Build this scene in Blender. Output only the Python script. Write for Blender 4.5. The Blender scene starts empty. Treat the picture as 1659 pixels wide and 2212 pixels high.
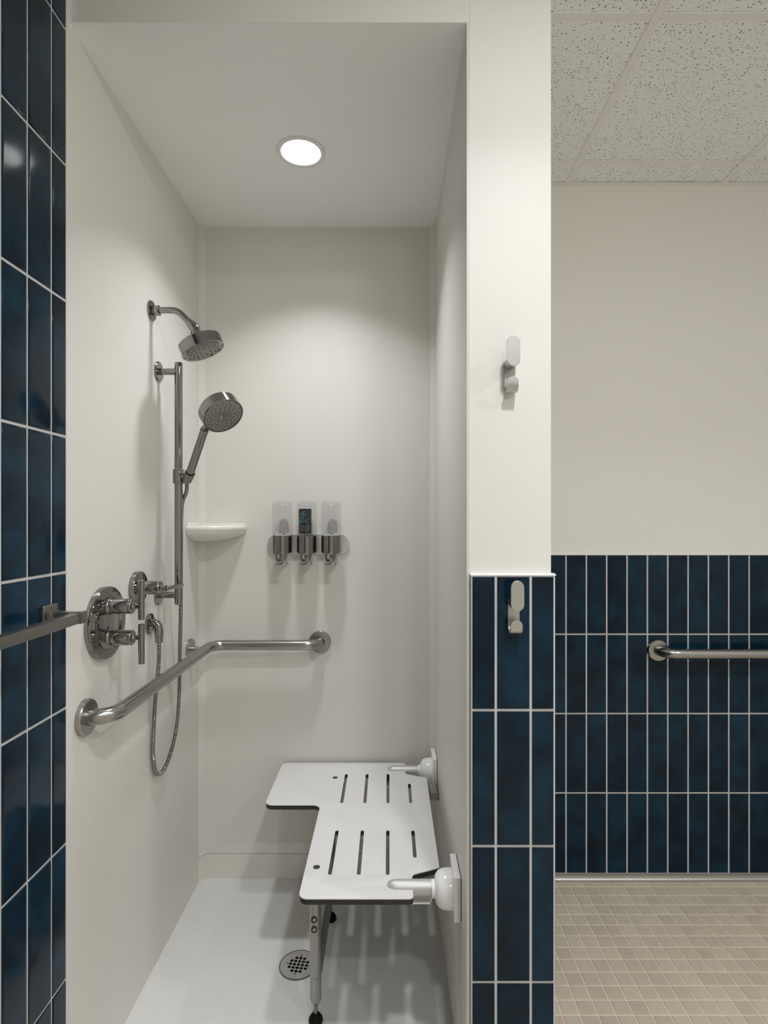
import bpy, bmesh, math, random
from mathutils import Vector, Matrix, Quaternion

random.seed(7)
scene = bpy.context.scene
COL = scene.collection
PI = math.pi

# ------------------------------------------------------------------ camera, world, exposure
F, CX, CY, H = 1225.0, 840.5, 1120.0, 1.404       # focal length and principal point in pixels of the 1659x2212 frame
cam = bpy.data.cameras.new('camera')
cam.sensor_fit = 'AUTO'; cam.sensor_width = 36.0
cam.lens = F / 2212 * 36.0
cam.shift_x = -(CX - 829.5) / 2212
cam.shift_y = (CY - 1106.0) / 2212
cam.clip_start = 0.01
cam_o = bpy.data.objects.new('camera', cam); COL.objects.link(cam_o)
cam_o.location = (0, 0, H); cam_o.rotation_euler = (PI / 2, 0, 0)
scene.camera = cam_o

w = bpy.data.worlds.new('world'); scene.world = w; w.use_nodes = True
w.node_tree.nodes['Background'].inputs[0].default_value = (0, 0, 0, 1)
w.node_tree.nodes['Background'].inputs[1].default_value = 0.0
vs = scene.view_settings
scene.display_settings.display_device = 'sRGB'
vs.view_transform = 'Standard'; vs.look = 'None'; vs.gamma = 1.0; vs.use_curve_mapping = False
vs.exposure = 0.0
scene.cycles.max_bounces = 14; scene.cycles.diffuse_bounces = 7; scene.cycles.glossy_bounces = 6
scene.cycles.transparent_max_bounces = 16
scene.cycles.use_denoising = True

BEAM_SHOWER = (4.5, 110)                         # watts and beam angle of the recessed shower lamp
BEAM_ROOM = (6.2, 124)                           # the same for the room lamps
LAMP_ROOM = 165.0                                # radiance of the domed lenses of the room lamps

# ------------------------------------------------------------------ helpers
def wloc(o):
    v = Vector((0, 0, 0))
    while o is not None:
        v += o.location; o = o.parent
    return v

def obj(name, bm, mat, parent=None, smooth=True, angle=35, origin=None):
    if isinstance(bm, bpy.types.Mesh):
        me = bm
        b2 = bmesh.new(); b2.from_mesh(me); bm = b2
    else:
        me = bpy.data.meshes.new(name)
    bmesh.ops.remove_doubles(bm, verts=bm.verts, dist=1e-6)
    bmesh.ops.recalc_face_normals(bm, faces=bm.faces)
    if smooth:
        lim = math.radians(angle)
        for f in bm.faces: f.smooth = True
        for e in bm.edges:
            if len(e.link_faces) == 2: e.smooth = e.calc_face_angle(0) < lim
            else: e.smooth = False
    else:
        for f in bm.faces: f.smooth = False
    off = wloc(parent) if parent is not None else Vector((0, 0, 0))
    loc = Vector((0, 0, 0))
    if parent is None and origin is not None:
        off = Vector(origin); loc = Vector(origin)
    bmesh.ops.translate(bm, verts=bm.verts, vec=-off)
    bm.to_mesh(me); bm.free()
    me.name = name
    me.materials.clear(); me.materials.append(mat)
    o = bpy.data.objects.new(name, me); COL.objects.link(o)
    o.parent = parent; o.location = loc
    return o

def thing(name, label, cat, loc, group=None):
    o = bpy.data.objects.new(name, None); COL.objects.link(o)
    o.empty_display_size = 0.02
    o.location = loc; o['label'] = label; o['category'] = cat
    if group: o['group'] = group
    return o

def struct(name, bm, mat, smooth=False):
    o = obj(name, bm, mat, None, smooth=smooth); o['kind'] = 'structure'; return o

def box(bm, lo, hi, bevel=0.0, seg=2):
    lo = Vector(lo); hi = Vector(hi)
    r = bmesh.ops.create_cube(bm, size=1.0)
    vsx = r['verts']
    for v in vsx:
        v.co = Vector([(lo[i] + hi[i]) / 2 + v.co[i] * (hi[i] - lo[i]) for i in range(3)])
    if bevel > 0:
        es = list({e for v in vsx for e in v.link_edges})
        bmesh.ops.bevel(bm, geom=es, offset=bevel, segments=seg, profile=0.5, affect='EDGES')
    return bm

def newbox(lo, hi, bevel=0.0, seg=2):
    return box(bmesh.new(), lo, hi, bevel, seg)

def basis(axis):
    a = Vector(axis).normalized()
    t = Vector((0, 0, 1)) if abs(a.z) < 0.9 else Vector((1, 0, 0))
    u = a.cross(t).normalized(); v = a.cross(u).normalized()
    return a, u, v

def lathe(bm, prof, origin, axis, seg=32):
    """prof: list of (radius, height along axis); ends at r = 0 are closed to a point."""
    a, u, v = basis(axis); o = Vector(origin)
    rings = []
    for r, h in prof:
        if r < 1e-7: rings.append([bm.verts.new(o + a * h)])
        else: rings.append([bm.verts.new(o + a * h + (u * math.cos(2*PI*i/seg) + v * math.sin(2*PI*i/seg)) * r) for i in range(seg)])
    for A, B in zip(rings[:-1], rings[1:]):
        if len(A) == 1 and len(B) == 1: continue
        for i in range(seg):
            j = (i + 1) % seg
            if len(A) == 1: bm.faces.new((A[0], B[i], B[j]))
            elif len(B) == 1: bm.faces.new((A[i], A[j], B[0]))
            else: bm.faces.new((A[i], A[j], B[j], B[i]))
    return bm

def newlathe(prof, origin, axis, seg=32): return lathe(bmesh.new(), prof, origin, axis, seg)

def rod(bm, p0, p1, r, seg=24, ch=None):
    p0 = Vector(p0); p1 = Vector(p1); L = (p1 - p0).length
    c = r * 0.12 if ch is None else ch
    return lathe(bm, [(0, 0), (r - c, 0), (r, c), (r, L - c), (r - c, L), (0, L)], p0, p1 - p0, seg)

def newrod(p0, p1, r, seg=24, ch=None): return rod(bmesh.new(), p0, p1, r, seg, ch)

def fillet_path(pts, n=8):
    """pts: list of (Vector, radius) -> points with rounded corners."""
    out = []
    for i, (p, r) in enumerate(pts):
        p = Vector(p)
        if i == 0 or i == len(pts) - 1 or r <= 0: out.append(p); continue
        a = Vector(pts[i-1][0]) - p; b = Vector(pts[i+1][0]) - p
        a.normalize(); b.normalize()
        ang = a.angle(b)
        t = r / math.tan(ang / 2)
        bis = (a + b).normalized(); c = p + bis * (r / math.sin(ang / 2))
        s = p + a * t - c; e = p + b * t - c
        tot = s.angle(e)
        ax = s.cross(e).normalized()
        for k in range(n + 1):
            out.append(c + Quaternion(ax, tot * k / n) @ s)
    return out

def sweep(bm, pts, rad, seg=16, caps=True):
    pts = [Vector(p) for p in pts]; n = len(pts)
    rr = rad if isinstance(rad, (list, tuple)) else [rad] * n
    tang = []
    for i in range(n):
        a = pts[max(0, i-1)]; b = pts[min(n-1, i+1)]
        tang.append((b - a).normalized())
    _, u, _v = basis(tang[0])
    rings = []
    for i in range(n):
        if i: 
            q = tang[i-1].rotation_difference(tang[i]); u = q @ u
        u = (u - tang[i] * u.dot(tang[i])).normalized()
        v = tang[i].cross(u)
        rings.append([bm.verts.new(pts[i] + (u * math.cos(2*PI*k/seg) + v * math.sin(2*PI*k/seg)) * rr[i]) for k in range(seg)])
    for A, B in zip(rings[:-1], rings[1:]):
        for k in range(seg):
            j = (k + 1) % seg
            bm.faces.new((A[k], A[j], B[j], B[k]))
    if caps:
        bm.faces.new(rings[0][::-1]); bm.faces.new(rings[-1])
    return bm

def newsweep(*a, **k): return sweep(bmesh.new(), *a, **k)

def catmull(pts, step):
    pts = [Vector(p) for p in pts]
    P = [pts[0]*2 - pts[1]] + pts + [pts[-1]*2 - pts[-2]]
    dense = []
    for i in range(1, len(P) - 2):
        p0, p1, p2, p3 = P[i-1:i+3]
        for k in range(40):
            t = k / 40
            dense.append(0.5 * ((2*p1) + (-p0+p2)*t + (2*p0-5*p1+4*p2-p3)*t*t + (-p0+3*p1-3*p2+p3)*t**3))
    dense.append(pts[-1])
    out = [dense[0]]; acc = 0.0; nxt = step
    for a, b in zip(dense[:-1], dense[1:]):
        L = (b - a).length
        while L > 0 and acc + L >= nxt:
            out.append(a.lerp(b, (nxt - acc) / L)); nxt += step
        acc += L
    return out

def prism(bm, poly, ext, plane='XY', lo=0.0):
    """extrude a simple polygon; plane gives the two axes of poly, ext along the third."""
    ax = {'XY': (0, 1, 2), 'YZ': (1, 2, 0), 'XZ': (0, 2, 1)}[plane]
    def mk(p, h):
        c = [0, 0, 0]; c[ax[0]] = p[0]; c[ax[1]] = p[1]; c[ax[2]] = h
        return bm.verts.new(c)
    A = [mk(p, lo) for p in poly]; B = [mk(p, ext) for p in poly]
    bm.faces.new(A); bm.faces.new(B[::-1])
    n = len(poly)
    for i in range(n):
        j = (i + 1) % n
        bm.faces.new((A[i], A[j], B[j], B[i]))
    return bm

def round_poly(pts, n=6):
    """pts: (x, y, r) closed polygon -> rounded polygon."""
    out = []; N = len(pts)
    for i in range(N):
        x, y, r = pts[i]; p = Vector((x, y, 0))
        if r <= 0: out.append((x, y)); continue
        a = Vector((pts[i-1][0], pts[i-1][1], 0)) - p; b = Vector((pts[(i+1) % N][0], pts[(i+1) % N][1], 0)) - p
        la, lb = a.length, b.length
        a.normalize(); b.normalize(); ang = a.angle(b)
        t = min(r / math.tan(ang/2), la * 0.49, lb * 0.49); r = t * math.tan(ang/2)
        c = p + (a + b).normalized() * (r / math.sin(ang/2))
        s = p + a*t - c; e = p + b*t - c
        tot = s.angle(e); axv = s.cross(e).normalized()
        for k in range(n + 1):
            q = c + Quaternion(axv, tot * k / n) @ s
            out.append((q.x, q.y))
    return out

def flat_with_holes(outer, holes, z0, z1, bevel=0.0):
    """plate in the XY plane with real holes, from a filled 2D curve."""
    def area(p): return sum(p[i-1][0]*p[i][1] - p[i][0]*p[i-1][1] for i in range(len(p))) / 2
    cu = bpy.data.curves.new('outline', 'CURVE'); cu.dimensions = '2D'; cu.fill_mode = 'BOTH'
    for k, pl in enumerate([outer] + holes):
        if (area(pl) > 0) != (k == 0): pl = pl[::-1]
        sp = cu.splines.new('POLY'); sp.points.add(len(pl) - 1); sp.use_cyclic_u = True
        for q, (x, y) in zip(sp.points, pl): q.co = (x, y, 0, 1)
    cu.extrude = (z1 - z0) / 2 - bevel; cu.bevel_depth = bevel; cu.bevel_resolution = 2; cu.offset = -bevel
    o = bpy.data.objects.new('outline', cu); COL.objects.link(o)
    dg = bpy.context.evaluated_depsgraph_get()
    me = bpy.data.meshes.new_from_object(o.evaluated_get(dg))
    bpy.data.objects.remove(o); bpy.data.curves.remove(cu)
    bm = bmesh.new(); bm.from_mesh(me); bpy.data.meshes.remove(me)
    bmesh.ops.translate(bm, verts=bm.verts, vec=(0, 0, (z0 + z1) / 2))
    return bm

def text_bm(body, size, depth=0.0):
    cu = bpy.data.curves.new('lettering', 'FONT'); cu.body = body; cu.size = size; cu.extrude = depth
    o = bpy.data.objects.new('lettering', cu); COL.objects.link(o)
    dg = bpy.context.evaluated_depsgraph_get()
    me = bpy.data.meshes.new_from_object(o.evaluated_get(dg))
    bpy.data.objects.remove(o); bpy.data.curves.remove(cu)
    bm = bmesh.new(); bm.from_mesh(me); bpy.data.meshes.remove(me)
    return bm

# ------------------------------------------------------------------ materials
def nodes_of(m):
    m.use_nodes = True
    nt = m.node_tree
    return nt, nt.nodes, nt.links, nt.nodes['Principled BSDF']

def simple(name, col, rough=0.4, metal=0.0, spec=0.5, noise=0.0, nscale=8.0, bump=0.0, bscale=60.0, coat=0.0, stretch=None):
    m = bpy.data.materials.new(name); nt, N, L, b = nodes_of(m)
    b.inputs['Base Color'].default_value = (*col, 1); b.inputs['Roughness'].default_value = rough
    b.inputs['Metallic'].default_value = metal; b.inputs['Specular IOR Level'].default_value = spec
    b.inputs['Coat Weight'].default_value = coat; b.inputs['Coat Roughness'].default_value = 0.08
    tc = N.new('ShaderNodeTexCoord')
    src = tc.outputs['Object']
    if stretch:
        mp = N.new('ShaderNodeMapping'); mp.inputs['Scale'].default_value = stretch
        L.new(src, mp.inputs['Vector']); src = mp.outputs['Vector']
    nz = N.new('ShaderNodeTexNoise'); nz.inputs['Scale'].default_value = nscale; nz.inputs['Detail'].default_value = 4
    L.new(src, nz.inputs['Vector'])
    if noise > 0:
        mx = N.new('ShaderNodeMix'); mx.data_type = 'RGBA'
        mx.inputs['A'].default_value = (*[c * (1 - noise) for c in col], 1)
        mx.inputs['B'].default_value = (*[min(1, c * (1 + noise)) for c in col], 1)
        L.new(nz.outputs['Fac'], mx.inputs['Factor']); L.new(mx.outputs['Result'], b.inputs['Base Color'])
    if bump > 0:
        n2 = N.new('ShaderNodeTexNoise'); n2.inputs['Scale'].default_value = bscale; n2.inputs['Detail'].default_value = 3
        L.new(src, n2.inputs['Vector'])
        bp = N.new('ShaderNodeBump'); bp.inputs['Strength'].default_value = bump; bp.inputs['Distance'].default_value = 0.002
        L.new(n2.outputs['Fac'], bp.inputs['Height']); L.new(bp.outputs['Normal'], b.inputs['Normal'])
    return m

def tile_material():
    m = bpy.data.materials.new('blue_glazed_tile'); nt, N, L, b = nodes_of(m)
    tc = N.new('ShaderNodeTexCoord'); oi = N.new('ShaderNodeObjectInfo')
    vm = N.new('ShaderNodeVectorMath'); vm.operation = 'MULTIPLY_ADD'
    cb = N.new('ShaderNodeCombineXYZ')
    L.new(oi.outputs['Random'], cb.inputs[0]); L.new(oi.outputs['Random'], cb.inputs[1]); L.new(oi.outputs['Random'], cb.inputs[2])
    L.new(cb.outputs[0], vm.inputs[0]); vm.inputs[1].default_value = (37, 53, 71); L.new(tc.outputs['Object'], vm.inputs[2])
    nz = N.new('ShaderNodeTexNoise'); nz.inputs['Scale'].default_value = 11; nz.inputs['Detail'].default_value = 3; nz.inputs['Roughness'].default_value = 0.55
    L.new(vm.outputs[0], nz.inputs['Vector'])
    rp = N.new('ShaderNodeValToRGB')
    e = rp.color_ramp.elements
    e[0].position = 0.32; e[0].color = (0.0030, 0.0105, 0.0205, 1)
    e[1].position = 0.70; e[1].color = (0.0058, 0.0300, 0.0550, 1)
    k = e.new(0.5); k.color = (0.0042, 0.0180, 0.0340, 1)
    L.new(nz.outputs['Fac'], rp.inputs['Fac'])
    hs = N.new('ShaderNodeHueSaturation')
    mr = N.new('ShaderNodeMapRange'); mr.inputs['To Min'].default_value = 0.82; mr.inputs['To Max'].default_value = 1.18
    L.new(oi.outputs['Random'], mr.inputs['Value']); L.new(mr.outputs['Result'], hs.inputs['Value'])
    L.new(rp.outputs['Color'], hs.inputs['Color']); L.new(hs.outputs['Color'], b.inputs['Base Color'])
    b.inputs['Roughness'].default_value = 0.11; b.inputs['Specular IOR Level'].default_value = 0.19
    n2 = N.new('ShaderNodeTexNoise'); n2.inputs['Scale'].default_value = 14; n2.inputs['Detail'].default_value = 2
    L.new(vm.outputs[0], n2.inputs['Vector'])
    bp = N.new('ShaderNodeBump'); bp.inputs['Strength'].default_value = 0.22; bp.inputs['Distance'].default_value = 0.0010
    L.new(n2.outputs['Fac'], bp.inputs['Height']); L.new(bp.outputs['Normal'], b.inputs['Normal'])
    return m

def mosaic_material():
    m = bpy.data.materials.new('beige_mosaic_tile'); nt, N, L, b = nodes_of(m)
    ge = N.new('ShaderNodeNewGeometry'); oi = N.new('ShaderNodeObjectInfo')
    sn = N.new('ShaderNodeVectorMath'); sn.operation = 'SNAP'; sn.inputs[1].default_value = (0.0508, 0.0508, 10)
    of = N.new('ShaderNodeVectorMath'); of.operation = 'SUBTRACT'; of.inputs[1].default_value = (0.0326, 0.0271, 0)
    L.new(ge.outputs['Position'], of.inputs[0]); L.new(of.outputs[0], sn.inputs[0])
    wn = N.new('ShaderNodeTexWhiteNoise'); wn.noise_dimensions = '2D'; L.new(sn.outputs[0], wn.inputs['Vector'])
    nz = N.new('ShaderNodeTexNoise'); nz.inputs['Scale'].default_value = 45; nz.inputs['Detail'].default_value = 5
    L.new(ge.outputs['Position'], nz.inputs['Vector'])
    ad = N.new('ShaderNodeMath'); ad.operation = 'MULTIPLY_ADD'; ad.inputs[1].default_value = 0.55
    L.new(nz.outputs['Fac'], ad.inputs[0]); 
    m2 = N.new('ShaderNodeMath'); m2.operation = 'MULTIPLY'; m2.inputs[1].default_value = 0.45
    L.new(wn.outputs['Value'], m2.inputs[0]); L.new(m2.outputs[0], ad.inputs[2])
    rp = N.new('ShaderNodeValToRGB'); e = rp.color_ramp.elements
    e[0].position = 0.2; e[0].color = (0.51, 0.445, 0.350, 1); e[1].position = 0.8; e[1].color = (0.61, 0.540, 0.432, 1)
    L.new(ad.outputs[0], rp.inputs['Fac']); L.new(rp.outputs['Color'], b.inputs['Base Color'])
    b.inputs['Roughness'].default_value = 0.55
    return m

def acoustic_material():
    m = bpy.data.materials.new('acoustic_ceiling_tile'); nt, N, L, b = nodes_of(m)
    ge = N.new('ShaderNodeNewGeometry')
    base = (0.89, 0.90, 0.92)
    def spots(scale, size, thr):
        vo = N.new('ShaderNodeTexVoronoi'); vo.voronoi_dimensions = '2D'; vo.inputs['Scale'].default_value = scale
        nz = N.new('ShaderNodeTexNoise'); nz.inputs['Scale'].default_value = scale * 0.9; nz.inputs['Detail'].default_value = 1
        ad = N.new('ShaderNodeVectorMath'); ad.operation = 'MULTIPLY_ADD'
        sc = 0.55 / scale
        ad.inputs[1].default_value = (sc, sc, 0); L.new(nz.outputs['Color'], ad.inputs[0]); L.new(ge.outputs['Position'], ad.inputs[2])
        L.new(ge.outputs['Position'], nz.inputs['Vector']); L.new(ad.outputs[0], vo.inputs['Vector'])
        se = N.new('ShaderNodeSeparateColor'); L.new(vo.outputs['Color'], se.inputs[0])
        mu = N.new('ShaderNodeMath'); mu.operation = 'MULTIPLY'; mu.inputs[1].default_value = size; L.new(se.outputs[0], mu.inputs[0])
        su = N.new('ShaderNodeMath'); su.operation = 'SUBTRACT'; L.new(mu.outputs[0], su.inputs[0]); L.new(vo.outputs['Distance'], su.inputs[1])
        mr = N.new('ShaderNodeMapRange'); mr.inputs['From Min'].default_value = -0.02; mr.inputs['From Max'].default_value = 0.06
        L.new(su.outputs[0], mr.inputs['Value'])
        gt = N.new('ShaderNodeMath'); gt.operation = 'GREATER_THAN'; gt.inputs[1].default_value = thr; L.new(se.outputs[1], gt.inputs[0])
        mm = N.new('ShaderNodeMath'); mm.operation = 'MULTIPLY'; L.new(mr.outputs['Result'], mm.inputs[0]); L.new(gt.outputs[0], mm.inputs[1])
        return mm.outputs[0]
    a = spots(105, 0.30, 0.35); c = spots(260, 0.27, 0.55)
    mx = N.new('ShaderNodeMath'); mx.operation = 'MAXIMUM'; L.new(a, mx.inputs[0]); L.new(c, mx.inputs[1])
    mi = N.new('ShaderNodeMix'); mi.data_type = 'RGBA'; mi.inputs['A'].default_value = (*base, 1); mi.inputs['B'].default_value = (0.30, 0.295, 0.285, 1)
    L.new(mx.outputs[0], mi.inputs['Factor']); L.new(mi.outputs['Result'], b.inputs['Base Color'])
    b.inputs['Roughness'].default_value = 0.9; b.inputs['Specular IOR Level'].default_value = 0.15
    bp = N.new('ShaderNodeBump'); bp.invert = True; bp.inputs['Strength'].default_value = 0.4; bp.inputs['Distance'].default_value = 0.001
    L.new(mx.outputs[0], bp.inputs['Height']); L.new(bp.outputs['Normal'], b.inputs['Normal'])
    return m

def clear_plastic():
    m = bpy.data.materials.new('clear_plastic'); m.use_nodes = True
    nt = m.node_tree; N = nt.nodes; L = nt.links; N.clear()
    out = N.new('ShaderNodeOutputMaterial'); mx = N.new('ShaderNodeMixShader')
    tr = N.new('ShaderNodeBsdfTransparent'); tr.inputs[0].default_value = (0.93, 0.93, 0.94, 1)
    gl = N.new('ShaderNodeBsdfGlossy'); gl.inputs['Roughness'].default_value = 0.06; gl.inputs[0].default_value = (0.9, 0.9, 0.92, 1)
    lf = N.new('ShaderNodeLayerWeight'); lf.inputs['Blend'].default_value = 0.35
    lp_ = N.new('ShaderNodeMath'); lp_.operation = 'POWER'; lp_.inputs[1].default_value = 3.0; L.new(lf.outputs['Facing'], lp_.inputs[0])
    lw = N.new('ShaderNodeMath'); lw.operation = 'MULTIPLY_ADD'; lw.inputs[1].default_value = 0.45; lw.inputs[2].default_value = 0.035; L.new(lp_.outputs[0], lw.inputs[0])
    L.new(lw.outputs[0], mx.inputs[0]); L.new(tr.outputs[0], mx.inputs[1]); L.new(gl.outputs[0], mx.inputs[2]); L.new(mx.outputs[0], out.inputs[0])
    return m

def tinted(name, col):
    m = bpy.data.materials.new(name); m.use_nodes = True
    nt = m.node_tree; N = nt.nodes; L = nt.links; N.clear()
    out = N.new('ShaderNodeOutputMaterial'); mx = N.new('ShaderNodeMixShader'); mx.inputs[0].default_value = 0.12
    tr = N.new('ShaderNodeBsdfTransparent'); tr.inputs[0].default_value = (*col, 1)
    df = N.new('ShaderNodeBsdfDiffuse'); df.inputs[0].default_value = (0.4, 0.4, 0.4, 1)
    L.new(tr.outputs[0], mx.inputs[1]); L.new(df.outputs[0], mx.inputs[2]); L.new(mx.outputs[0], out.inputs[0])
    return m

def emitter(name, strength, col=(1.0, 0.985, 0.955)):
    m = bpy.data.materials.new(name); m.use_nodes = True
    nt = m.node_tree; N = nt.nodes; N.clear()
    out = N.new('ShaderNodeOutputMaterial'); e = N.new('ShaderNodeEmission')
    e.inputs[0].default_value = (*col, 1); e.inputs[1].default_value = strength
    nt.links.new(e.outputs[0], out.inputs[0]); return m

M = {
 'panel': simple('solid_surface_panel', (0.70, 0.692, 0.650), rough=0.42, spec=0.35, noise=0.012, nscale=3, bump=0.02, bscale=9),
 'paint': simple('eggshell_wall_paint', (0.78, 0.772, 0.725), rough=0.5, spec=0.3, noise=0.01, nscale=3, bump=0.03, bscale=240),
 'soffit': simple('flat_ceiling_paint', (0.86, 0.865, 0.87), rough=0.8, spec=0.2, noise=0.01, bump=0.02, bscale=200),
 'caulk': simple('white_caulk', (0.78, 0.77, 0.74), rough=0.5),
 'grout': simple('light_grey_grout', (0.55, 0.55, 0.548), rough=0.85, spec=0.2, noise=0.06, nscale=90, bump=0.15, bscale=400),
 'floor_grout': simple('beige_floor_grout', (0.76, 0.70, 0.59), rough=0.9, spec=0.2, noise=0.05, nscale=60),
 'tile': tile_material(),
 'mosaic': mosaic_material(),
 'acoustic': acoustic_material(),
 'grid': simple('ceiling_grid_enamel', (0.82, 0.815, 0.80), rough=0.5),
 'pan': simple('textured_shower_base', (0.70, 0.70, 0.69), rough=0.5, noise=0.03, nscale=40, bump=0.25, bscale=260),
 'pan_side': simple('shower_base_upstand', (0.70, 0.687, 0.63), rough=0.4, noise=0.01),
 'chrome': simple('polished_nickel', (0.29, 0.283, 0.275), rough=0.06, metal=1.0),
 'steel': simple('brushed_stainless', (0.38, 0.370, 0.358), rough=0.24, metal=1.0, bump=0.05, bscale=300),
 'steel_dark': simple('satin_stainless', (0.26, 0.250, 0.240), rough=0.34, metal=1.0, noise=0.04, nscale=60),
 'cove': simple('stainless_cove', (0.44, 0.42, 0.40), rough=0.42, metal=0.9, noise=0.12, nscale=6),
 'nozzle_face': simple('grey_spray_face', (0.23, 0.225, 0.215), rough=0.35),
 'rubber': simple('black_rubber', (0.006, 0.006, 0.006), rough=0.7, spec=0.2),
 'nozzle': simple('dark_rubber_nozzle', (0.045, 0.045, 0.045), rough=0.5),
 'seat_white': simple('white_phenolic_laminate', (0.72, 0.72, 0.72), rough=0.38, noise=0.01),
 'seat_core': simple('black_phenolic_core', (0.018, 0.018, 0.017), rough=0.35),
 'plug': simple('dark_plastic_plug', (0.03, 0.03, 0.03), rough=0.45),
 'abs_white': simple('glossy_white_plastic', (0.88, 0.88, 0.89), rough=0.18),
 'alu': simple('silver_powder_coat', (0.58, 0.575, 0.565), rough=0.48, metal=0.5, noise=0.1, nscale=700),
 'shelf': simple('solid_surface_shelf', (0.76, 0.755, 0.70), rough=0.22),
 'clear': clear_plastic(),
 'lilac': simple('bottle_lid_plastic', (0.50, 0.50, 0.52), rough=0.2),
 'label_black': simple('black_label', (0.012, 0.012, 0.014), rough=0.35),
 'ink_cyan': simple('cyan_ink', (0.07, 0.50, 0.68), rough=0.5),
 'ink_grey': simple('grey_ink', (0.22, 0.22, 0.22), rough=0.5),
 'trim_white': simple('white_lamp_trim', (0.75, 0.75, 0.74), rough=0.35),
 'hole': simple('black_grate_shade', (0.004, 0.004, 0.004), rough=0.9, spec=0.0),
 'lens': emitter('lamp_lens', 6.0),
 'lens_dome': emitter('domed_lamp_lens', LAMP_ROOM, (0.985, 0.988, 1.0)),
 'plate': simple('polished_steel_plate', (0.62, 0.61, 0.575), rough=0.30, metal=0.5),
 'drain': simple('brushed_drain_steel', (0.62, 0.61, 0.59), rough=0.36, metal=0.6, noise=0.05, nscale=90),
 'shade_tint': tinted('grey_shade_film', (0.86, 0.85, 0.85)),  # grey film imitating wall shadow seen through the bottles
 'hook': simple('brushed_hook_steel', (0.52, 0.51, 0.495), rough=0.40, metal=1.0, bump=0.04, bscale=500),
 'leg': simple('shaded_leg_tube', (0.36, 0.355, 0.345), rough=0.34, metal=0.85, noise=0.08, nscale=500),  # leg tube darkened to put the shade under the seat into its colour
 'chamber': simple('polished_chamber_steel', (0.25, 0.242, 0.232), rough=0.17, metal=1.0),
 'liquid': simple('clear_gel', (0.42, 0.42, 0.43), rough=0.08),
}

# ------------------------------------------------------------------ dimensions of the place (metres; camera at x = 0, y = 0)
XL, XR = -0.7333, 0.1774          # shower side walls
YF, YB = 1.300, 2.2044            # painted front face, shower back wall
ZS, ZC = 2.541, 2.700             # shower ceiling, room ceiling grid
XP = 0.371                        # right side of the partition
YT = 2.2013                       # face of the tiles on the room's back wall
RX, RY = 2.30, -1.80              # far sides of the room

# walls
GL = XL - 0.0012
struct('wall_left', newbox((GL - 0.10, RY - 0.1, -0.05), (GL, 1.2872, 2.80)), M['grout'])
struct('wall_shower_left', newbox((XL - 0.10, 1.2876, 0.1016), (XL, YB, 2.80)), M['panel'])
struct('wall_shower_back', newbox((XL - 0.10, YB, 0.1016), (XR + 0.01, YB + 0.08, ZS + 0.1)), M['panel'])
struct('wall_shower_right', newbox((XR, 1.2985, 0.1016), (XR + 0.0075, YB, ZS + 0.001), 0.0006, 1), M['panel'])
struct('wall_front', box(newbox((XL - 0.02, YF, ZS + 0.0005), (XR + 0.0075, YF + 0.06, 2.80)), (XR + 0.0078, YF, -0.05), (XP, YB + 0.08, 2.80)), M['paint'])
struct('ceiling_shower', newbox((XL - 0.02, YF + 0.001, ZS), (XR + 0.0075, YB + 0.02, ZS + 0.03)), M['soffit'])
struct('wall_back', newbox((XP - 0.02, 2.209, -0.05), (RX + 0.1, 2.31, 2.80)), M['paint'])
struct('wall_right', newbox((RX, RY - 0.1, -0.05), (RX + 0.1, 2.31, 2.80)), M['paint'])
struct('wall_rear', newbox((XL - 0.2, RY - 0.1, -0.05), (RX + 0.1, RY, 2.80)), M['paint'])

# tile backings: grout beds
bed_front = struct('wall_partition', box(newbox((0.1860, 1.2862, 0.0), (0.3765, YF + 0.001, 1.2745)), (XP - 0.001, YF, 0.0), (0.3765, 2.2030, 1.2625)), M['grout'])
bed_back = struct('wall_wainscot', newbox((0.3770, 2.2028, 0.0), (RX, 2.2095, 1.2625)), M['grout'])
wl = bpy.data.objects['wall_left']

tile_cache = {}
def tile_mesh(wd, ht, th, face, mat, bev):
    key = (round(wd, 4), round(ht, 4), face, mat.name)
    if key in tile_cache: return tile_cache[key]
    bm = bmesh.new()
    b = bev
    # pillow-edged slab: u across, v up, n out of the wall
    lay = [(0, 0.0), (0, th - b), (b * 0.4, th - b * 0.35), (b * 1.2, th), (b * 1.2 + 0.003, th + 0.0001)]
    rings = []
    for ins, n in lay:
        uu, vv = wd / 2 - ins, ht / 2 - ins
        ring = []
        for su, sv in ((-1, -1), (1, -1), (1, 1), (-1, 1)):
            u, v = su * uu, sv * vv
            co = {'-Y': (u, -n, v), '+X': (n, u, v), '+Z': (u, v, n)}[face]
            ring.append(bm.verts.new(co))
        rings.append(ring)
    for A, B in zip(rings[:-1], rings[1:]):
        for i in range(4):
            bm.faces.new((A[i], A[(i+1) % 4], B[(i+1) % 4], B[i]))
    bm.faces.new(rings[-1])
    bmesh.ops.recalc_face_normals(bm, faces=bm.faces)
    want = {'-Y': Vector((0, -1, 0)), '+X': Vector((1, 0, 0)), '+Z': Vector((0, 0, 1))}[face]
    bm.faces.ensure_lookup_table(); bm.normal_update()
    if bm.faces[-1].normal.dot(want) < 0: bmesh.ops.reverse_faces(bm, faces=bm.faces)
    for f in bm.faces: f.smooth = True
    for e in bm.edges:
        if len(e.link_faces) == 2 and e.calc_face_angle(0) > math.radians(50): e.smooth = False
    me = bpy.data.meshes.new('tile'); bm.to_mesh(me); bm.free(); me.materials.append(mat)
    tile_cache[key] = me
    return me

def put_tile(parent, me, loc, name='tile'):
    o = bpy.data.objects.new(name, me); COL.objects.link(o)
    o.parent = parent; o.location = Vector(loc) - wloc(parent)
    return o

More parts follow.
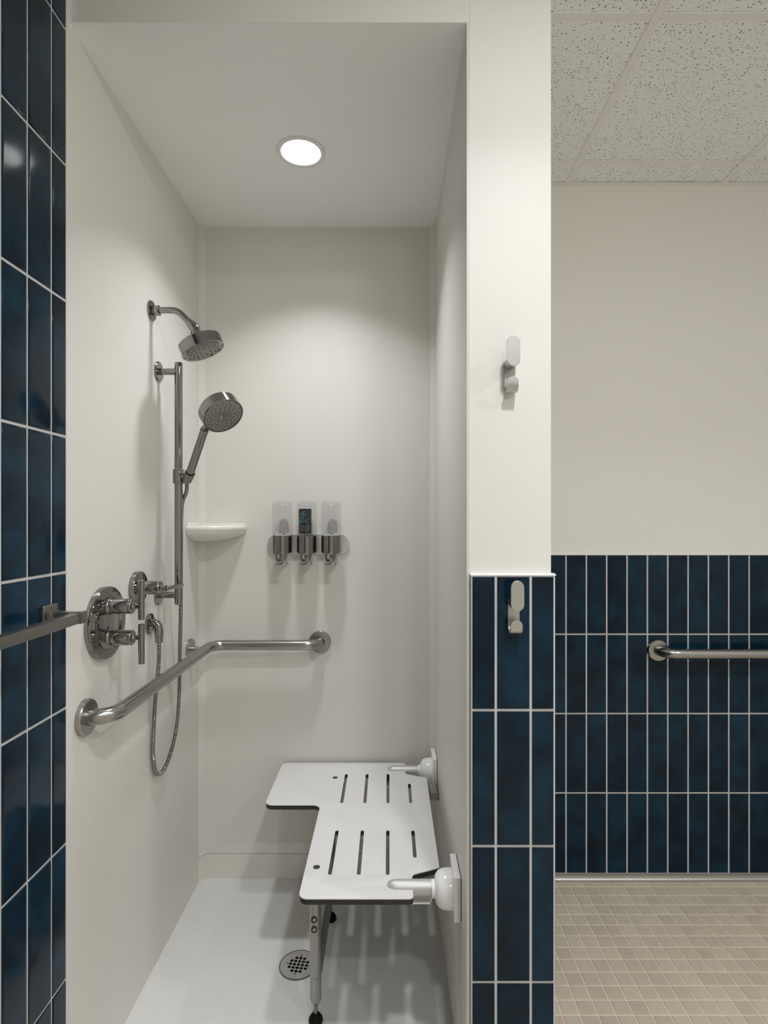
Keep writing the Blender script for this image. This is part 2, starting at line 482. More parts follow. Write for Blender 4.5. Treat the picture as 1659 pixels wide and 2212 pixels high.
G = 0.0060
def field(parent, us, vsx, face, plane, th=0.0014):
    """us, vsx: joint-centre positions along the wall and up it."""
    for u0, u1 in zip(us[:-1], us[1:]):
        for v0, v1 in zip(vsx[:-1], vsx[1:]):
            wd, ht = u1 - u0 - G, v1 - v0 - G
            if wd < 0.004 or ht < 0.004: continue
            me = tile_mesh(wd, ht, th + 0.0008, face, M['tile'], 0.0014)
            j = random.uniform(-0.0003, 0.0003)
            if face == '-Y': loc = ((u0+u1)/2, plane + j, (v0+v1)/2)
            else: loc = (plane + j, (u0+u1)/2, (v0+v1)/2)
            put_tile(parent, me, loc)

# left wall tiles (stacked 3 x 12 inch)
PW, PH = 0.0792, 0.3077
yj = [1.2885, 1.2322]
while yj[-1] > -0.55: yj.append(yj[-1] - PW * (1.036 if len(yj) < 3 else 1.0))
zj = [0.6668 + PH * k for k in range(-2, 7)]
zj = [0.0] + zj + [2.700]
field(wl, yj[::-1], zj, '+X', GL)
# partition front
field(bed_front, [0.1862, 0.2421, 0.3213, 0.3755], [0.0, 0.0445, 0.3529, 0.6613, 0.9697, 1.2745], '-Y', 1.2862)
# partition side, seen only from further right
field(bed_front, [1.2880] + [1.2880 + 0.0475 + PW * k for k in range(11)] + [2.2010], [0.0, 0.0300, 0.3384, 0.6465, 0.9547, 1.2635], '+X', 0.3765)
# back wall of the room
xj = [0.3790] + [0.6873 + 0.0790 * k for k in range(-3, 20)] + [RX - 0.002]
xj = [x for i, x in enumerate(xj) if i == 0 or x - xj[i-1] > 0.02]
field(bed_back, xj, [0.0255, 0.3384, 0.6465, 0.9547, 1.2635], '-Y', 2.2028)

# caps of caulk along the top of the wainscot
c1 = prism(bmesh.new(), [(1.2850, 1.2745), (1.301, 1.2745), (1.301, 1.2790), (1.2856, 1.2765)], 0.3785, 'YZ', 0.1850)
struct('trim_1', c1, M['caulk'])
c2 = prism(bmesh.new(), [(2.2008, 1.2625), (2.2100, 1.2625), (2.2100, 1.2680), (2.2012, 1.2645)], RX, 'YZ', 0.3770)
struct('trim_2', c2, M['caulk'])
# corner beads in the shower
struct('trim_3', prism(bmesh.new(), [(XL - 0.001, 2.1800), (XL + 0.0018, 2.1800), (XL + 0.0225, YB - 0.0015), (XL + 0.0225, YB + 0.001), (XL - 0.001, YB + 0.001)], ZS, 'XY', 0.1016), M['panel'])
struct('trim_4', prism(bmesh.new(), [(XR + 0.001, 2.1840), (XR - 0.0016, 2.1840), (XR - 0.0190, YB - 0.0015), (XR - 0.0190, YB + 0.001), (XR + 0.001, YB + 0.001)], ZS, 'XY', 0.1016), M['panel'])
# sealant line where shower ceiling meets the walls
cb = bmesh.new()
prism(cb, [(XL, ZS - 0.0035), (XL + 0.0035, ZS), (XL, ZS)], 2.182, 'XZ', YF + 0.001)
prism(cb, [(XR, ZS - 0.0035), (XR - 0.0035, ZS), (XR, ZS)], 2.185, 'XZ', YF + 0.001)
prism(cb, [(YB, ZS - 0.0040), (YB - 0.0035, ZS), (YB, ZS)], XR - 0.019, 'YZ', XL + 0.0225)
struct('trim_5', cb, M['caulk'])
# stainless cove along the floor of the back wall
cv = [(2.2090, 0.0), (2.1890, 0.0), (2.1895, 0.0030)]
for k in range(7):
    a = PI/2 * k / 6
    cv.append((2.1895 + 0.0112 * math.sin(a), 0.0240 - 0.0208 * math.cos(a)))
cv += [(2.2000, 0.0255), (2.2090, 0.0255)]
struct('trim_6', prism(bmesh.new(), cv, RX, 'YZ', 0.3772), M['cove'], smooth=True)

# floor: bed, 300 mosaic tiles in view, the rest as one part
floor = struct('floor', newbox((XL - 0.2, RY - 0.1, -0.10), (RX + 0.1, 2.31, -0.0012)), M['floor_grout'])
FT = 0.0508; fg = 0.0034
me_f = tile_mesh(FT - fg, FT - fg, 0.0020, '+Z', M['mosaic'], 0.0012)
x0, y0 = 0.6930, 2.1607
xs = [x0 + FT * k for k in range(-29, 32)]; ys = [y0 + FT * k for k in range(-78, 2)]
cand = []
for x in xs[:-1]:
    for y in ys[:-1]:
        cx_, cy_ = x + FT/2, y + FT/2
        if cy_ > 1.30 and cx_ < 0.40: continue
        if cx_ - FT/2 < XL or cx_ + FT/2 > RX or cy_ + FT/2 > 2.2125 or cy_ - FT/2 < RY: continue
        px = CX + cx_ * F / cy_ if cy_ > 0.2 else 1e9
        py = CY + H * F / cy_ if cy_ > 0.2 else 1e9
        seen = 1150 < px < 1700 and py < 2290
        cand.append((0 if seen else 1, -cy_ if not seen else 0, cx_, cy_))
seen_t = [c for c in cand if c[0] == 0][:300]
sset = {(c[2], c[3]) for c in seen_t}
for _, _, cx_, cy_ in seen_t:
    put_tile(floor, me_f, (cx_, cy_, -0.0012), 'mosaic_tile')
rest = bmesh.new()
for c in cand:
    if (c[2], c[3]) in sset: continue
    h = FT/2 - fg/2; z = 0.0008
    t = [rest.verts.new((c[2]+sx*(h-0.001), c[3]+sy*(h-0.001), z)) for sx, sy in ((-1,-1),(1,-1),(1,1),(-1,1))]
    q = [rest.verts.new((c[2]+sx*h, c[3]+sy*h, z-0.002)) for sx, sy in ((-1,-1),(1,-1),(1,1),(-1,1))]
    rest.faces.new(t)
    for i in range(4): rest.faces.new((q[i], q[(i+1)%4], t[(i+1)%4], t[i]))
mo = obj('mosaic_field', rest, M['mosaic'], floor, smooth=False); mo['kind'] = 'stuff'

# room ceiling: lay-in grid with acoustic tiles
ceil = struct('ceiling', newbox((XL - 0.1, RY - 0.1, ZC + 0.06), (RX + 0.1, 2.31, ZC + 0.10)), M['soffit'])
gx = [0.6918 + 0.6016 * k for k in range(-2, 3)]
gy = [2.0658 - 0.6000 * k for k in range(0, 7)]
def clampc(v, lo, hi): return max(lo, min(hi, v))
ex = [XL] + [x for x in gx if XL + 0.03 < x < RX - 0.03] + [RX]
ey = [RY] + sorted(y for y in gy if RY + 0.03 < y < 2.18) + [2.209]
for a, b in zip(ex[:-1], ex[1:]):
    for c, d in zip(ey[:-1], ey[1:]):
        if b <= XP and c >= YF: continue
        if a < XP and d > YF + 0.05 and c < YF: d2 = d
        obj('ceiling_tile', newbox((a + 0.004, c + 0.004, ZC + 0.0025 + random.uniform(0, 0.0008)), (b - 0.004, d - 0.004, ZC + 0.018)), M['acoustic'], ceil, smooth=False)
for x in ex[1:-1]:
    y1 = YF if x < XP else 2.209
    obj('grid_runner', newbox((x - 0.012, RY, ZC), (x + 0.012, y1, ZC + 0.0024), 0.0004, 1), M['grid'], ceil, smooth=False)
for y in ey[1:-1]:
    xs_ = XP if y > YF else XL
    cuts = [xs_] + [x for x in ex[1:-1] if x > xs_ + 0.02] + [RX]
    for a, b in zip(cuts[:-1], cuts[1:]):
        obj('grid_tee', newbox((a + (0.0123 if a != xs_ else 0), y - 0.012, ZC + 0.0002), (b - (0.0123 if b != RX else 0), y + 0.012, ZC + 0.0024), 0.0004, 1), M['grid'], ceil, smooth=False)
obj('wall_angle', box(newbox((XP, 2.187, ZC - 0.0004), (RX, 2.209, ZC + 0.0012)), (XP, 2.2068, ZC - 0.001), (RX, 2.209, ZC + 0.018)), M['grid'], ceil, smooth=False)
obj('wall_angle', newbox((XP, YF, ZC - 0.0004), (XP + 0.022, 2.187, ZC + 0.0012)), M['grid'], ceil, smooth=False)
obj('wall_angle', newbox((XL, YF - 0.022, ZC - 0.0004), (XP + 0.022, YF, ZC + 0.0012)), M['grid'], ceil, smooth=False)

# ------------------------------------------------------------------ shower base
pan = thing('shower_tray', 'light grey textured shower floor base with raised upstand against the panels', 'shower tray', (-0.278, 1.752, 0.0))
obj('basin', newbox((XL - 0.012, 1.303, -0.02), (XR + 0.006, YB + 0.012, 0.0040), 0.002, 2), M['pan'], pan)
up = bmesh.new()
box(up, (XL - 0.018, 1.300, 0.0), (XL + 0.0006, YB + 0.01, 0.0994), 0.0008, 1)
box(up, (XL - 0.018, YB - 0.0006, 0.0), (XR + 0.006, YB + 0.018, 0.0994), 0.0008, 1)
box(up, (XR - 0.0006, 1.300, 0.0), (XR + 0.0074, YB + 0.01, 0.0994), 0.0008, 1)
prism(up, [(XL, 2.1815), (XL + 0.0225, YB), (XL, YB)], 0.0994, 'XY', 0.003)
prism(up, [(XR, 2.1850), (XR - 0.019, YB), (XR, YB)], 0.0994, 'XY', 0.003)
obj('upstand', up, M['pan_side'], pan)

# floor drain
dr = thing('floor_drain', 'round stainless floor drain with square-hole grate in shower base', 'drain', (-0.284, 1.777, 0.0040))
circ = [(-0.284 + 0.057*math.cos(2*PI*k/48), 1.777 + 0.057*math.sin(2*PI*k/48)) for k in range(48)]
hs = []
rot = math.radians(-8)
def sq(cx_, cy_, a, b):
    pts = [(-a, -b), (a, -b), (a, b), (-a, b)]
    return [(-0.284 + (cx_+x)*math.cos(rot) - (cy_+y)*math.sin(rot), 1.777 + (cx_+x)*math.sin(rot) + (cy_+y)*math.cos(rot)) for x, y in pts]
pt = 0.0128
for i in range(-2, 3):
    for j in range(-2, 3):
        if abs(i) == 2 and abs(j) == 2: continue
        a = 0.0048
        hs.append(sq(i*pt, j*pt, a, a))
for i, j in ((3, 0), (-3, 0)): hs.append(sq(i*pt*0.93, 0, 0.0028, 0.0022))
for i, j in ((0, 3), (0, -3)): hs.append(sq(0, j*pt*0.93, 0.0022, 0.0028))
obj('grate', flat_with_holes(circ, hs, 0.0044, 0.0066, 0.0), M['drain'], dr, smooth=False)
obj('rim', newlathe([(0.0565, 0), (0.0600, 0.0002), (0.0600, 0.0030), (0.0572, 0.0030), (0.0565, 0)], (-0.284, 1.777, 0.0040), (0, 0, 1), 48), M['steel_dark'], dr)
obj('sump_shade', newlathe([(0.0, 0.0), (0.0560, 0.0)], (-0.284, 1.777, 0.0043), (0, 0, 1), 32), M['hole'], dr)  # flat black disc puts the shade below the grate into colour

# ------------------------------------------------------------------ downlights
def downlight(x, y, z, label, domed):
    t = thing('downlight', label, 'ceiling light', (x, y, z))
    ring = [(0.0765, 0.0), (0.0765, 0.0015), (0.0745, 0.0040), (0.0665, 0.0050), (0.0615, 0.0030), (0.0605, 0.0012), (0.0605, 0.0)]
    obj('trim_ring', newlathe(ring, (x, y, z), (0, 0, -1), 64), M['trim_white'], t)
    if domed:
        dome = [(0.0605, 0.0), (0.0600, 0.0060)] + [(0.0600 * math.cos(k * PI / 16), 0.0060 + 0.0120 * math.sin(k * PI / 16)) for k in range(1, 8)] + [(0.0, 0.0180)]
        obj('lens', newlathe(dome, (x, y, z), (0, 0, -1), 48), M['lens_dome'], t)
    else:
        obj('lens', newlathe([(0.0605, 0.0), (0.0605, 0.0014), (0.0, 0.0014)], (x, y, z), (0, 0, -1), 64), M['lens'], t)
    wt, sp = BEAM_ROOM if domed else BEAM_SHOWER
    la = bpy.data.lights.new('beam', 'AREA'); la.shape = 'DISK'; la.size = 0.119; la.energy = wt
    la.spread = math.radians(sp); la.color = (0.985, 0.988, 1.0)
    lo = bpy.data.objects.new('beam', la); COL.objects.link(lo)
    lo.parent = t; lo.location = (0, 0, -0.0182 if domed else -0.0017)
    return t
downlight(-0.2735, 1.7600, ZS, 'round white recessed downlight glowing in the shower ceiling', False)
for x, y, wh in ((0.391, 0.566, 'in front of the shower opening'), (1.594, 0.566, 'over the grab bar side of the room'),
                 (0.391, -0.634, 'behind the one facing the shower'), (1.594, -0.634, 'in the rear corner away from the shower')):
    downlight(x, y, ZC + 0.0022, 'round domed lamp in the tiled room ceiling ' + wh, True)

# ------------------------------------------------------------------ shower head on its arm
t = thing('overhead_shower', 'round polished shower head on bent wall arm beneath shower ceiling', 'shower head', (XL, 1.747, 2.044))
obj('flange', newlathe([(0.0, 0.0), (0.0305, 0.0), (0.0305, 0.0035), (0.029, 0.0052), (0.0, 0.0075)], (XL, 1.747, 2.044), (1, 0, 0), 40), M['chrome'], t)
obj('collar', newlathe([(0.0125, 0.006), (0.0150, 0.007), (0.0150, 0.012), (0.0128, 0.013), (0.0128, 0.019), (0.0160, 0.020), (0.0160, 0.0255), (0.0130, 0.0265), (0.009, 0.0265)], (XL, 1.747, 2.044), (1, 0, 0), 32), M['chrome'], t)
arm = fillet_path([((XL + 0.02, 1.748, 2.046), 0), ((-0.652, 1.749, 2.046), 0.045), ((-0.6085, 1.75, 2.000), 0)], 10)
obj('arm', newsweep(arm, 0.0098, 20), M['chrome'], t)
hn = Vector((0.397, 0.0, -0.918)).normalized()
hc = Vector((-0.5722, 1.75, 1.9200))            # centre of the spray face
ad = Vector((0.0435, 0, -0.046)).normalized()
obj('ball_joint', newlathe([(0.0105, -0.010), (0.0125, -0.002), (0.0150, 0.010), (0.0165, 0.022), (0.0150, 0.030), (0.008, 0.033), (0, 0.033)], (-0.6145, 1.75, 2.0065), ad, 28), M['chrome'], t)
obj('neck', newlathe([(0.0, -0.069), (0.014, -0.068), (0.0185, -0.062), (0.0195, -0.040), (0.0195, -0.030)], hc, hn, 32), M['chrome'], t)
obj('head', newlathe([(0.0, -0.0345), (0.0658, -0.0345), (0.0670, -0.0333), (0.0670, -0.0014), (0.0656, 0.0), (0.0620, -0.0003), (0.0600, -0.0040), (0.0, -0.0040)], hc, hn, 56), M['chrome'], t)
fc = obj('spray_face', newlathe([(0.0, 0.0), (0.0500, -0.0002), (0.0530, -0.0018), (0.0535, -0.0045)], hc, hn, 48), M['nozzle_face'], t)
def nozzles(center, n, rings, r, parent, name='nozzle_ring', h=0.0014):
    a, u, v = basis(n); bm = bmesh.new()
    for rad, cnt, ph in rings:
        for k in range(cnt):
            an = 2*PI*k/cnt + ph
            p = Vector(center) + (u*math.cos(an) + v*math.sin(an))*rad
            lathe(bm, [(r, -0.0004), (r*0.9, h*0.7), (r*0.5, h), (0, h)], p, n, 8)
    o = obj(name, bm, M['nozzle'], parent); o['kind'] = 'stuff'; return o
nozzles(hc, hn, [(0.014, 6, 0), (0.0235, 9, .3), (0.032, 12, .1), (0.040, 15, .2), (0.0465, 15, .0)], 0.0017, fc)

# ------------------------------------------------------------------ slide bar
SB = Vector((-0.668, 1.800, 0))
t = thing('slide_bar', 'tall polished vertical slide bar on two round wall mounts', 'slide bar', (XL, 1.800, 1.131))
obj('bar', newrod((SB.x, SB.y, 1.131), (SB.x, SB.y, 1.898), 0.0124, 28, 0.0012), M['chrome'], t)
for z in (1.1615, 1.870):
    mt = obj('mount', newlathe([(0.0105, 0.004), (0.0105, 0.063), (0.0, 0.063)], (XL, SB.y, z), (1, 0, 0), 24), M['chrome'], t)
    obj('flange', newlathe([(0.0, 0.0), (0.0315, 0.0), (0.0318, 0.0040), (0.0300, 0.0060), (0.0, 0.0066)], (XL, SB.y, z), (1, 0, 0), 40), M['chrome'], mt)
hd = Vector((0.453, -0.582, 0.688)).normalized()
P0 = Vector((-0.6265, 1.776, 1.537))
sl = obj('slider', newlathe([(0.0126, -0.0225), (0.0170, -0.0225), (0.0175, -0.0215), (0.0175, 0.0215), (0.0170, 0.0225), (0.0126, 0.0225)], (SB.x, SB.y, 1.537), (0, 0, 1), 32), M['chrome'], t)
obj('cradle_arm', newrod((SB.x + 0.010, SB.y - 0.006, 1.537), P0 - Vector((0.004, -0.002, 0)), 0.0085, 18), M['chrome'], sl)
obj('cradle', newlathe([(0.0110, -0.020), (0.0135, -0.020), (0.0160, 0.012), (0.0160, 0.014), (0.0132, 0.014)], P0, hd, 28), M['chrome'], sl)

# ------------------------------------------------------------------ hand shower
t = thing('hand_shower', 'polished hand shower wand tilted in the slide bar holder', 'hand shower', P0)
hp = [(0.0, -0.030), (0.0075, -0.030), (0.0080, -0.018), (0.0105, -0.012), (0.0115, 0.012), (0.0122, 0.020), (0.0128, 0.030), (0.0122, 0.032), (0.0122, 0.182), (0.0128, 0.184), (0.0122, 0.190), (0.0100, 0.190)]
obj('handle', newlathe(hp, P0, hd, 28), M['chrome'], t)
nn = Vector((0.523, -0.441, -0.708)).normalized()
HC = Vector((-0.4665, 1.598, 1.6915))            # centre of the face
e1 = P0 + hd * 0.188
e2 = HC - nn * 0.020 - hd * 0.046
nk = catmull([e1 - hd*0.004, e1 + hd*0.010, e1.lerp(e2, 0.55) + hd*0.004, e2], 0.004)
obj('neck', newsweep(nk, [0.0100 - 0.0012 * math.sin(PI*i/(len(nk)-1)) for i in range(len(nk))], 20), M['chrome'], t)
obj('head', newlathe([(0.0, -0.0350), (0.0580, -0.0350), (0.0592, -0.0338), (0.0592, -0.0014), (0.0578, 0.0), (0.0555, -0.0003), (0.0545, -0.0030), (0.0, -0.0030)], HC, nn, 56), M['chrome'], t)
fc = obj('spray_face', newlathe([(0.0, 0.0), (0.0520, -0.0002), (0.0545, -0.0018), (0.0545, -0.0035)], HC, nn, 48), M['nozzle_face'], t)
obj('centre_button', newlathe([(0.0125, -0.0005), (0.0120, 0.0020), (0.0090, 0.0032), (0.0, 0.0040)], HC, nn, 28), M['chrome'], fc)
nozzles(HC, nn, [(0.0175, 10, 0), (0.0240, 12, .2), (0.0320, 14, .1), (0.0400, 16, .25), (0.0470, 16, .05)], 0.0016, fc)

# ------------------------------------------------------------------ wall elbow and hose
EY, EZ = 1.7325, 1.083
t = thing('wall_elbow', 'polished water outlet elbow between valve and slide bar', 'elbow fitting', (XL, EY, EZ))
obj('flange', newlathe([(0.0, 0.0), (0.0310, 0.0), (0.0315, 0.0055), (0.0300, 0.0070), (0.0, 0.0085)], (XL, EY, EZ), (1, 0, 0), 40), M['chrome'], t)
el = fillet_path([((XL + 0.004, EY, EZ + 0.003), 0), ((-0.7030, EY, EZ + 0.003), 0.0195), ((-0.7030, EY, EZ - 0.022), 0)], 10)
obj('elbow', newsweep(el, 0.0118, 24), M['chrome'], t)
obj('hose_nut', newlathe([(0.0122, 0.0), (0.0130, 0.002), (0.0130, 0.014), (0.0108, 0.042), (0.0095, 0.0425), (0, 0.0425)], (-0.7030, EY, EZ - 0.016), (0, 0, -1), 28), M['chrome'], t)
def pix(px, py, Y): return Vector(((px - CX) * Y / F, Y, H - (py - CY) * Y / F))
hpts = [(-0.7030, 1.7325, 1.0260), (-0.7045, 1.7340, 0.9660), (-0.7145, 1.7350, 0.8610), (-0.7205, 1.7350, 0.7590), (-0.7230, 1.7360, 0.6830),
        (-0.7215, 1.7480, 0.6270), (-0.7190, 1.7640, 0.6080), (-0.7120, 1.7900, 0.6100), (-0.7060, 1.8300, 0.6440), (-0.7020, 1.8700, 0.7100),
        (-0.7010, 1.8930, 0.8120), (-0.7015, 1.8990, 0.9270), (-0.6860, 1.8640, 1.0450), (-0.6755, 1.8400, 1.1350), (-0.6735, 1.8360, 1.2800),
        (-0.6720, 1.8340, 1.4000), (-0.6630, 1.8200, 1.4560), (-0.6440, 1.8030, 1.4900)]
hpts.append(tuple(P0 - hd * 0.028))
hp_ = catmull(hpts, 0.00115)
rr = [(0.0049, 0.0063, 0.0067, 0.0063)[i % 4] for i in range(len(hp_))]
t = obj('shower_hose', newsweep(hp_, rr, 10), M['steel_chr'] if 'steel_chr' in M else M['chrome'], None, angle=80, origin=(-0.703, 1.7325, 1.026))
t['label'] = 'ribbed metal shower hose hanging in a loop below the slide bar'; t['category'] = 'hose'

# ------------------------------------------------------------------ mixing valve
VY, VZ = 1.4538, 1.137
t = thing('shower_valve', 'large round polished valve plate with two lever handles', 'shower valve', (XL, VY, VZ))
pl = obj('escutcheon', newlathe([(0.0, 0.0), (0.0925, 0.0), (0.0925, 0.0135), (0.0915, 0.0150), (0.0690, 0.0155), (0.0680, 0.0148), (0.0, 0.0148)], (XL, VY, VZ), (1, 0, 0), 72), M['chrome'], t)
obj('raised_disc', newlathe([(0.0665, 0.0140), (0.0660, 0.0175), (0.0640, 0.0185), (0.0, 0.0185)], (XL, VY, VZ), (1, 0, 0), 64), M['chrome'], pl)
for z, b0, b1 in ((1.1788, 1.145, 1.246), (1.0987, 1.0316, 1.133)):
    h = obj('handle', newlathe([(0.0225, 0.018), (0.0200, 0.021), (0.0193, 0.026), (0.0193, 0.0680), (0.0186, 0.0690), (0.0186, 0.0700), (0.0193, 0.0710), (0.0193, 0.0745), (0.0180, 0.0765), (0.0, 0.0765)], (XL, VY, z), (1, 0, 0), 40), M['chrome'], t)
    obj('stem', newlathe([(0.0110, 0.0760), (0.0080, 0.0775), (0.0064, 0.0800), (0.0064, 0.0930)], (XL, VY, z), (1, 0, 0), 20), M['chrome'], h)
    obj('lever', newrod((XL + 0.0985, VY, b0), (XL + 0.0985, VY, b1), 0.0080, 24, 0.0008), M['chrome'], h)

# diverter
DY, DZ = 1.642, 1.2035
t = thing('diverter_valve', 'small round polished diverter with single sideways lever', 'shower valve', (XL, DY, DZ))
obj('escutcheon', newlathe([(0.0, 0.0), (0.0478, 0.0), (0.0478, 0.0135), (0.0465, 0.0150), (0.0, 0.0152)], (XL, DY, DZ), (1, 0, 0), 56), M['chrome'], t)
h = obj('handle', newlathe([(0.0215, 0.0150), (0.0198, 0.0180), (0.0194, 0.022), (0.0194, 0.0640), (0.0187, 0.0650), (0.0187, 0.0662), (0.0196, 0.0672), (0.0196, 0.0710), (0.0180, 0.0730), (0.0, 0.0730)], (XL, DY, DZ), (1, 0, 0), 40), M['chrome'], t)
obj('stem', newlathe([(0.0110, 0.0725), (0.0085, 0.0745), (0.0062, 0.0770), (0.0062, 0.0850), (0.0090, 0.0880), (0.0, 0.0930)], (XL, DY, DZ), (1, 0, 0), 20), M['chrome'], h)
obj('lever', newrod((XL + 0.0885, DY - 0.008, DZ - 0.003), (XL + 0.0885, DY + 0.122, DZ - 0.007), 0.0066, 24, 0.0008), M['chrome'], h)

# ------------------------------------------------------------------ grab bars
def grab_flange(parent, c, ax, r=0.0425):
    return obj('flange', newlathe([(0.0, 0.0), (r, 0.0), (r, 0.0105), (r - 0.0025, 0.0135), (0.0215, 0.0145), (0.0195, 0.0145)], c, ax, 48), M['steel'], parent)
GZ = 0.9262
t = thing('grab_bar', 'brushed steel grab bar bent around shower corner under the valve', 'grab bar', (XL, 1.3633, GZ))
pth = fillet_path([((XL + 0.008, 1.3633, GZ), 0), ((-0.669, 1.3633, GZ), 0.050), ((-0.669, 2.140, GZ), 0.050), ((-0.268, 2.140, GZ), 0.050), ((-0.268, YB - 0.008, GZ), 0)], 10)
obj('bar', newsweep(pth, 0.0190, 28), M['steel'], t)
grab_flange(t, (XL, 1.3633, GZ), (1, 0, 0), 0.0435)
grab_flange(t, (-0.268, YB, GZ), (0, -1, 0), 0.0425)
f = obj('flange', newlathe([(0.0, 0.0), (0.0370, 0.0), (0.0370, 0.0085), (0.0350, 0.0110), (0.0, 0.0120)], (XL, 2.080, GZ), (1, 0, 0), 40), M['steel'], t)
obj('support_post', newrod((XL + 0.008, 2.080, GZ), (-0.672, 2.080, GZ), 0.0075, 18), M['steel'], f)

RZ = 0.8935
t = thing('grab_bar', 'straight brushed steel grab bar on the blue tiled wall', 'grab bar', (1.041, YT, RZ))
pth = fillet_path([((1.041, YT - 0.008, RZ), 0), ((1.041, 2.136, RZ), 0.050), ((1.955, 2.136, RZ), 0.050), ((1.955, YT - 0.008, RZ), 0)], 10)
obj('bar', newsweep(pth, 0.0188, 28), M['steel'], t)
grab_flange(t, (1.041, YT - 0.0002, RZ), (0, -1, 0), 0.0410)
grab_flange(t, (1.955, YT - 0.0002, RZ), (0, -1, 0), 0.0410)

# ------------------------------------------------------------------ towel bar on the left wall
TZ = 1.193
t = thing('towel_bar', 'square brushed steel towel bar on the blue tiled wall', 'towel bar', (XL, 0.98, TZ))
TY1, TY0 = 1.212, 0.745
for y, s in ((TY1, -1), (TY0, 1)):
    ps = bmesh.new()
    prof = [(XL + 0.010, 0.0165), (XL + 0.022, 0.0125), (XL + 0.050, 0.0110), (XL + 0.0820, 0.0125)]
    rings = [[ps.verts.new((x, y + sy*hw, TZ + sz*hw)) for sy, sz in ((-1,-1),(1,-1),(1,1),(-1,1))] for x, hw in prof]
    for A, B in zip(rings[:-1], rings[1:]):
        for i in range(4): ps.faces.new((A[i], A[(i+1)%4], B[(i+1)%4], B[i]))
    ps.faces.new(rings[0]); ps.faces.new(rings[-1])
    bmesh.ops.bevel(ps, geom=list(ps.edges), offset=0.0010, segments=2, affect='EDGES', profile=0.5)
    o = obj('post', ps, M['steel_dark'], t)
    obj('base_plate', newbox((XL - 0.0002, y - 0.0255, TZ - 0.0265), (XL + 0.0115, y + 0.0255, TZ + 0.0265), 0.0025, 3), M['steel_dark'], o)
obj('bar', newbox((XL + 0.0590, TY0 + 0.008, TZ - 0.0107), (XL + 0.0804, TY1 - 0.008, TZ + 0.0107), 0.0008, 2), M['steel_dark'], t)

# ------------------------------------------------------------------ corner shelf
SA, SBk = 0.178, 0.158
zr = 1.3775; zl = 1.3585; zb = 1.3135
t = thing('corner_shelf', 'off-white moulded corner soap shelf beside the slide bar', 'shelf', (XL, YB, zb))
bm = bmesh.new(); NU = 32
def shelf_pt(u, k, z):
    th = u * PI / 2
    # superellipse front, a little flatter than a circle
    e = 0.86
    return (XL + 0.0006 + SA * k * math.cos(th) ** e, YB - 0.0006 - SBk * k * math.sin(th) ** e, z)
rows = []
for j in range(11):
    ph = PI / 2 * (1 - j / 10)
    rows.append([bm.verts.new(shelf_pt(i/NU, max(0.02, math.cos(ph)) if j < 10 else 1.0, zl - (zl - zb) * math.sin(ph))) for i in range(NU + 1)])
for k, z in ((1.012, zl + 0.004), (1.015, zl + 0.010), (1.005, zr - 0.003), (0.985, zr), (0.945, zr - 0.001), (0.92, zr - 0.006), (0.85, zr - 0.010), (0.45, zr - 0.009), (0.12, zr - 0.004), (0.05, zr + 0.008), (0.02, zr + 0.010)):
    rows.append([bm.verts.new(shelf_pt(i/NU, k, z)) for i in range(NU + 1)])
for A, B in zip(rows[:-1], rows[1:]):
    for i in range(NU): bm.faces.new((A[i], A[i+1], B[i+1], B[i]))
obj('dish', bm, M['shelf'], t, angle=60)
# raised lip at the two walls
lp = bmesh.new()
box(lp, (XL + 0.0003, YB - SBk * 0.97, zr - 0.010), (XL + 0.008, YB - 0.0003, zr + 0.010), 0.003, 3)
box(lp, (XL + 0.0003, YB - 0.008, zr - 0.010), (XL + SA * 0.97, YB - 0.0003, zr + 0.007), 0.003, 3)
obj('back_lip', lp, M['shelf'], t)

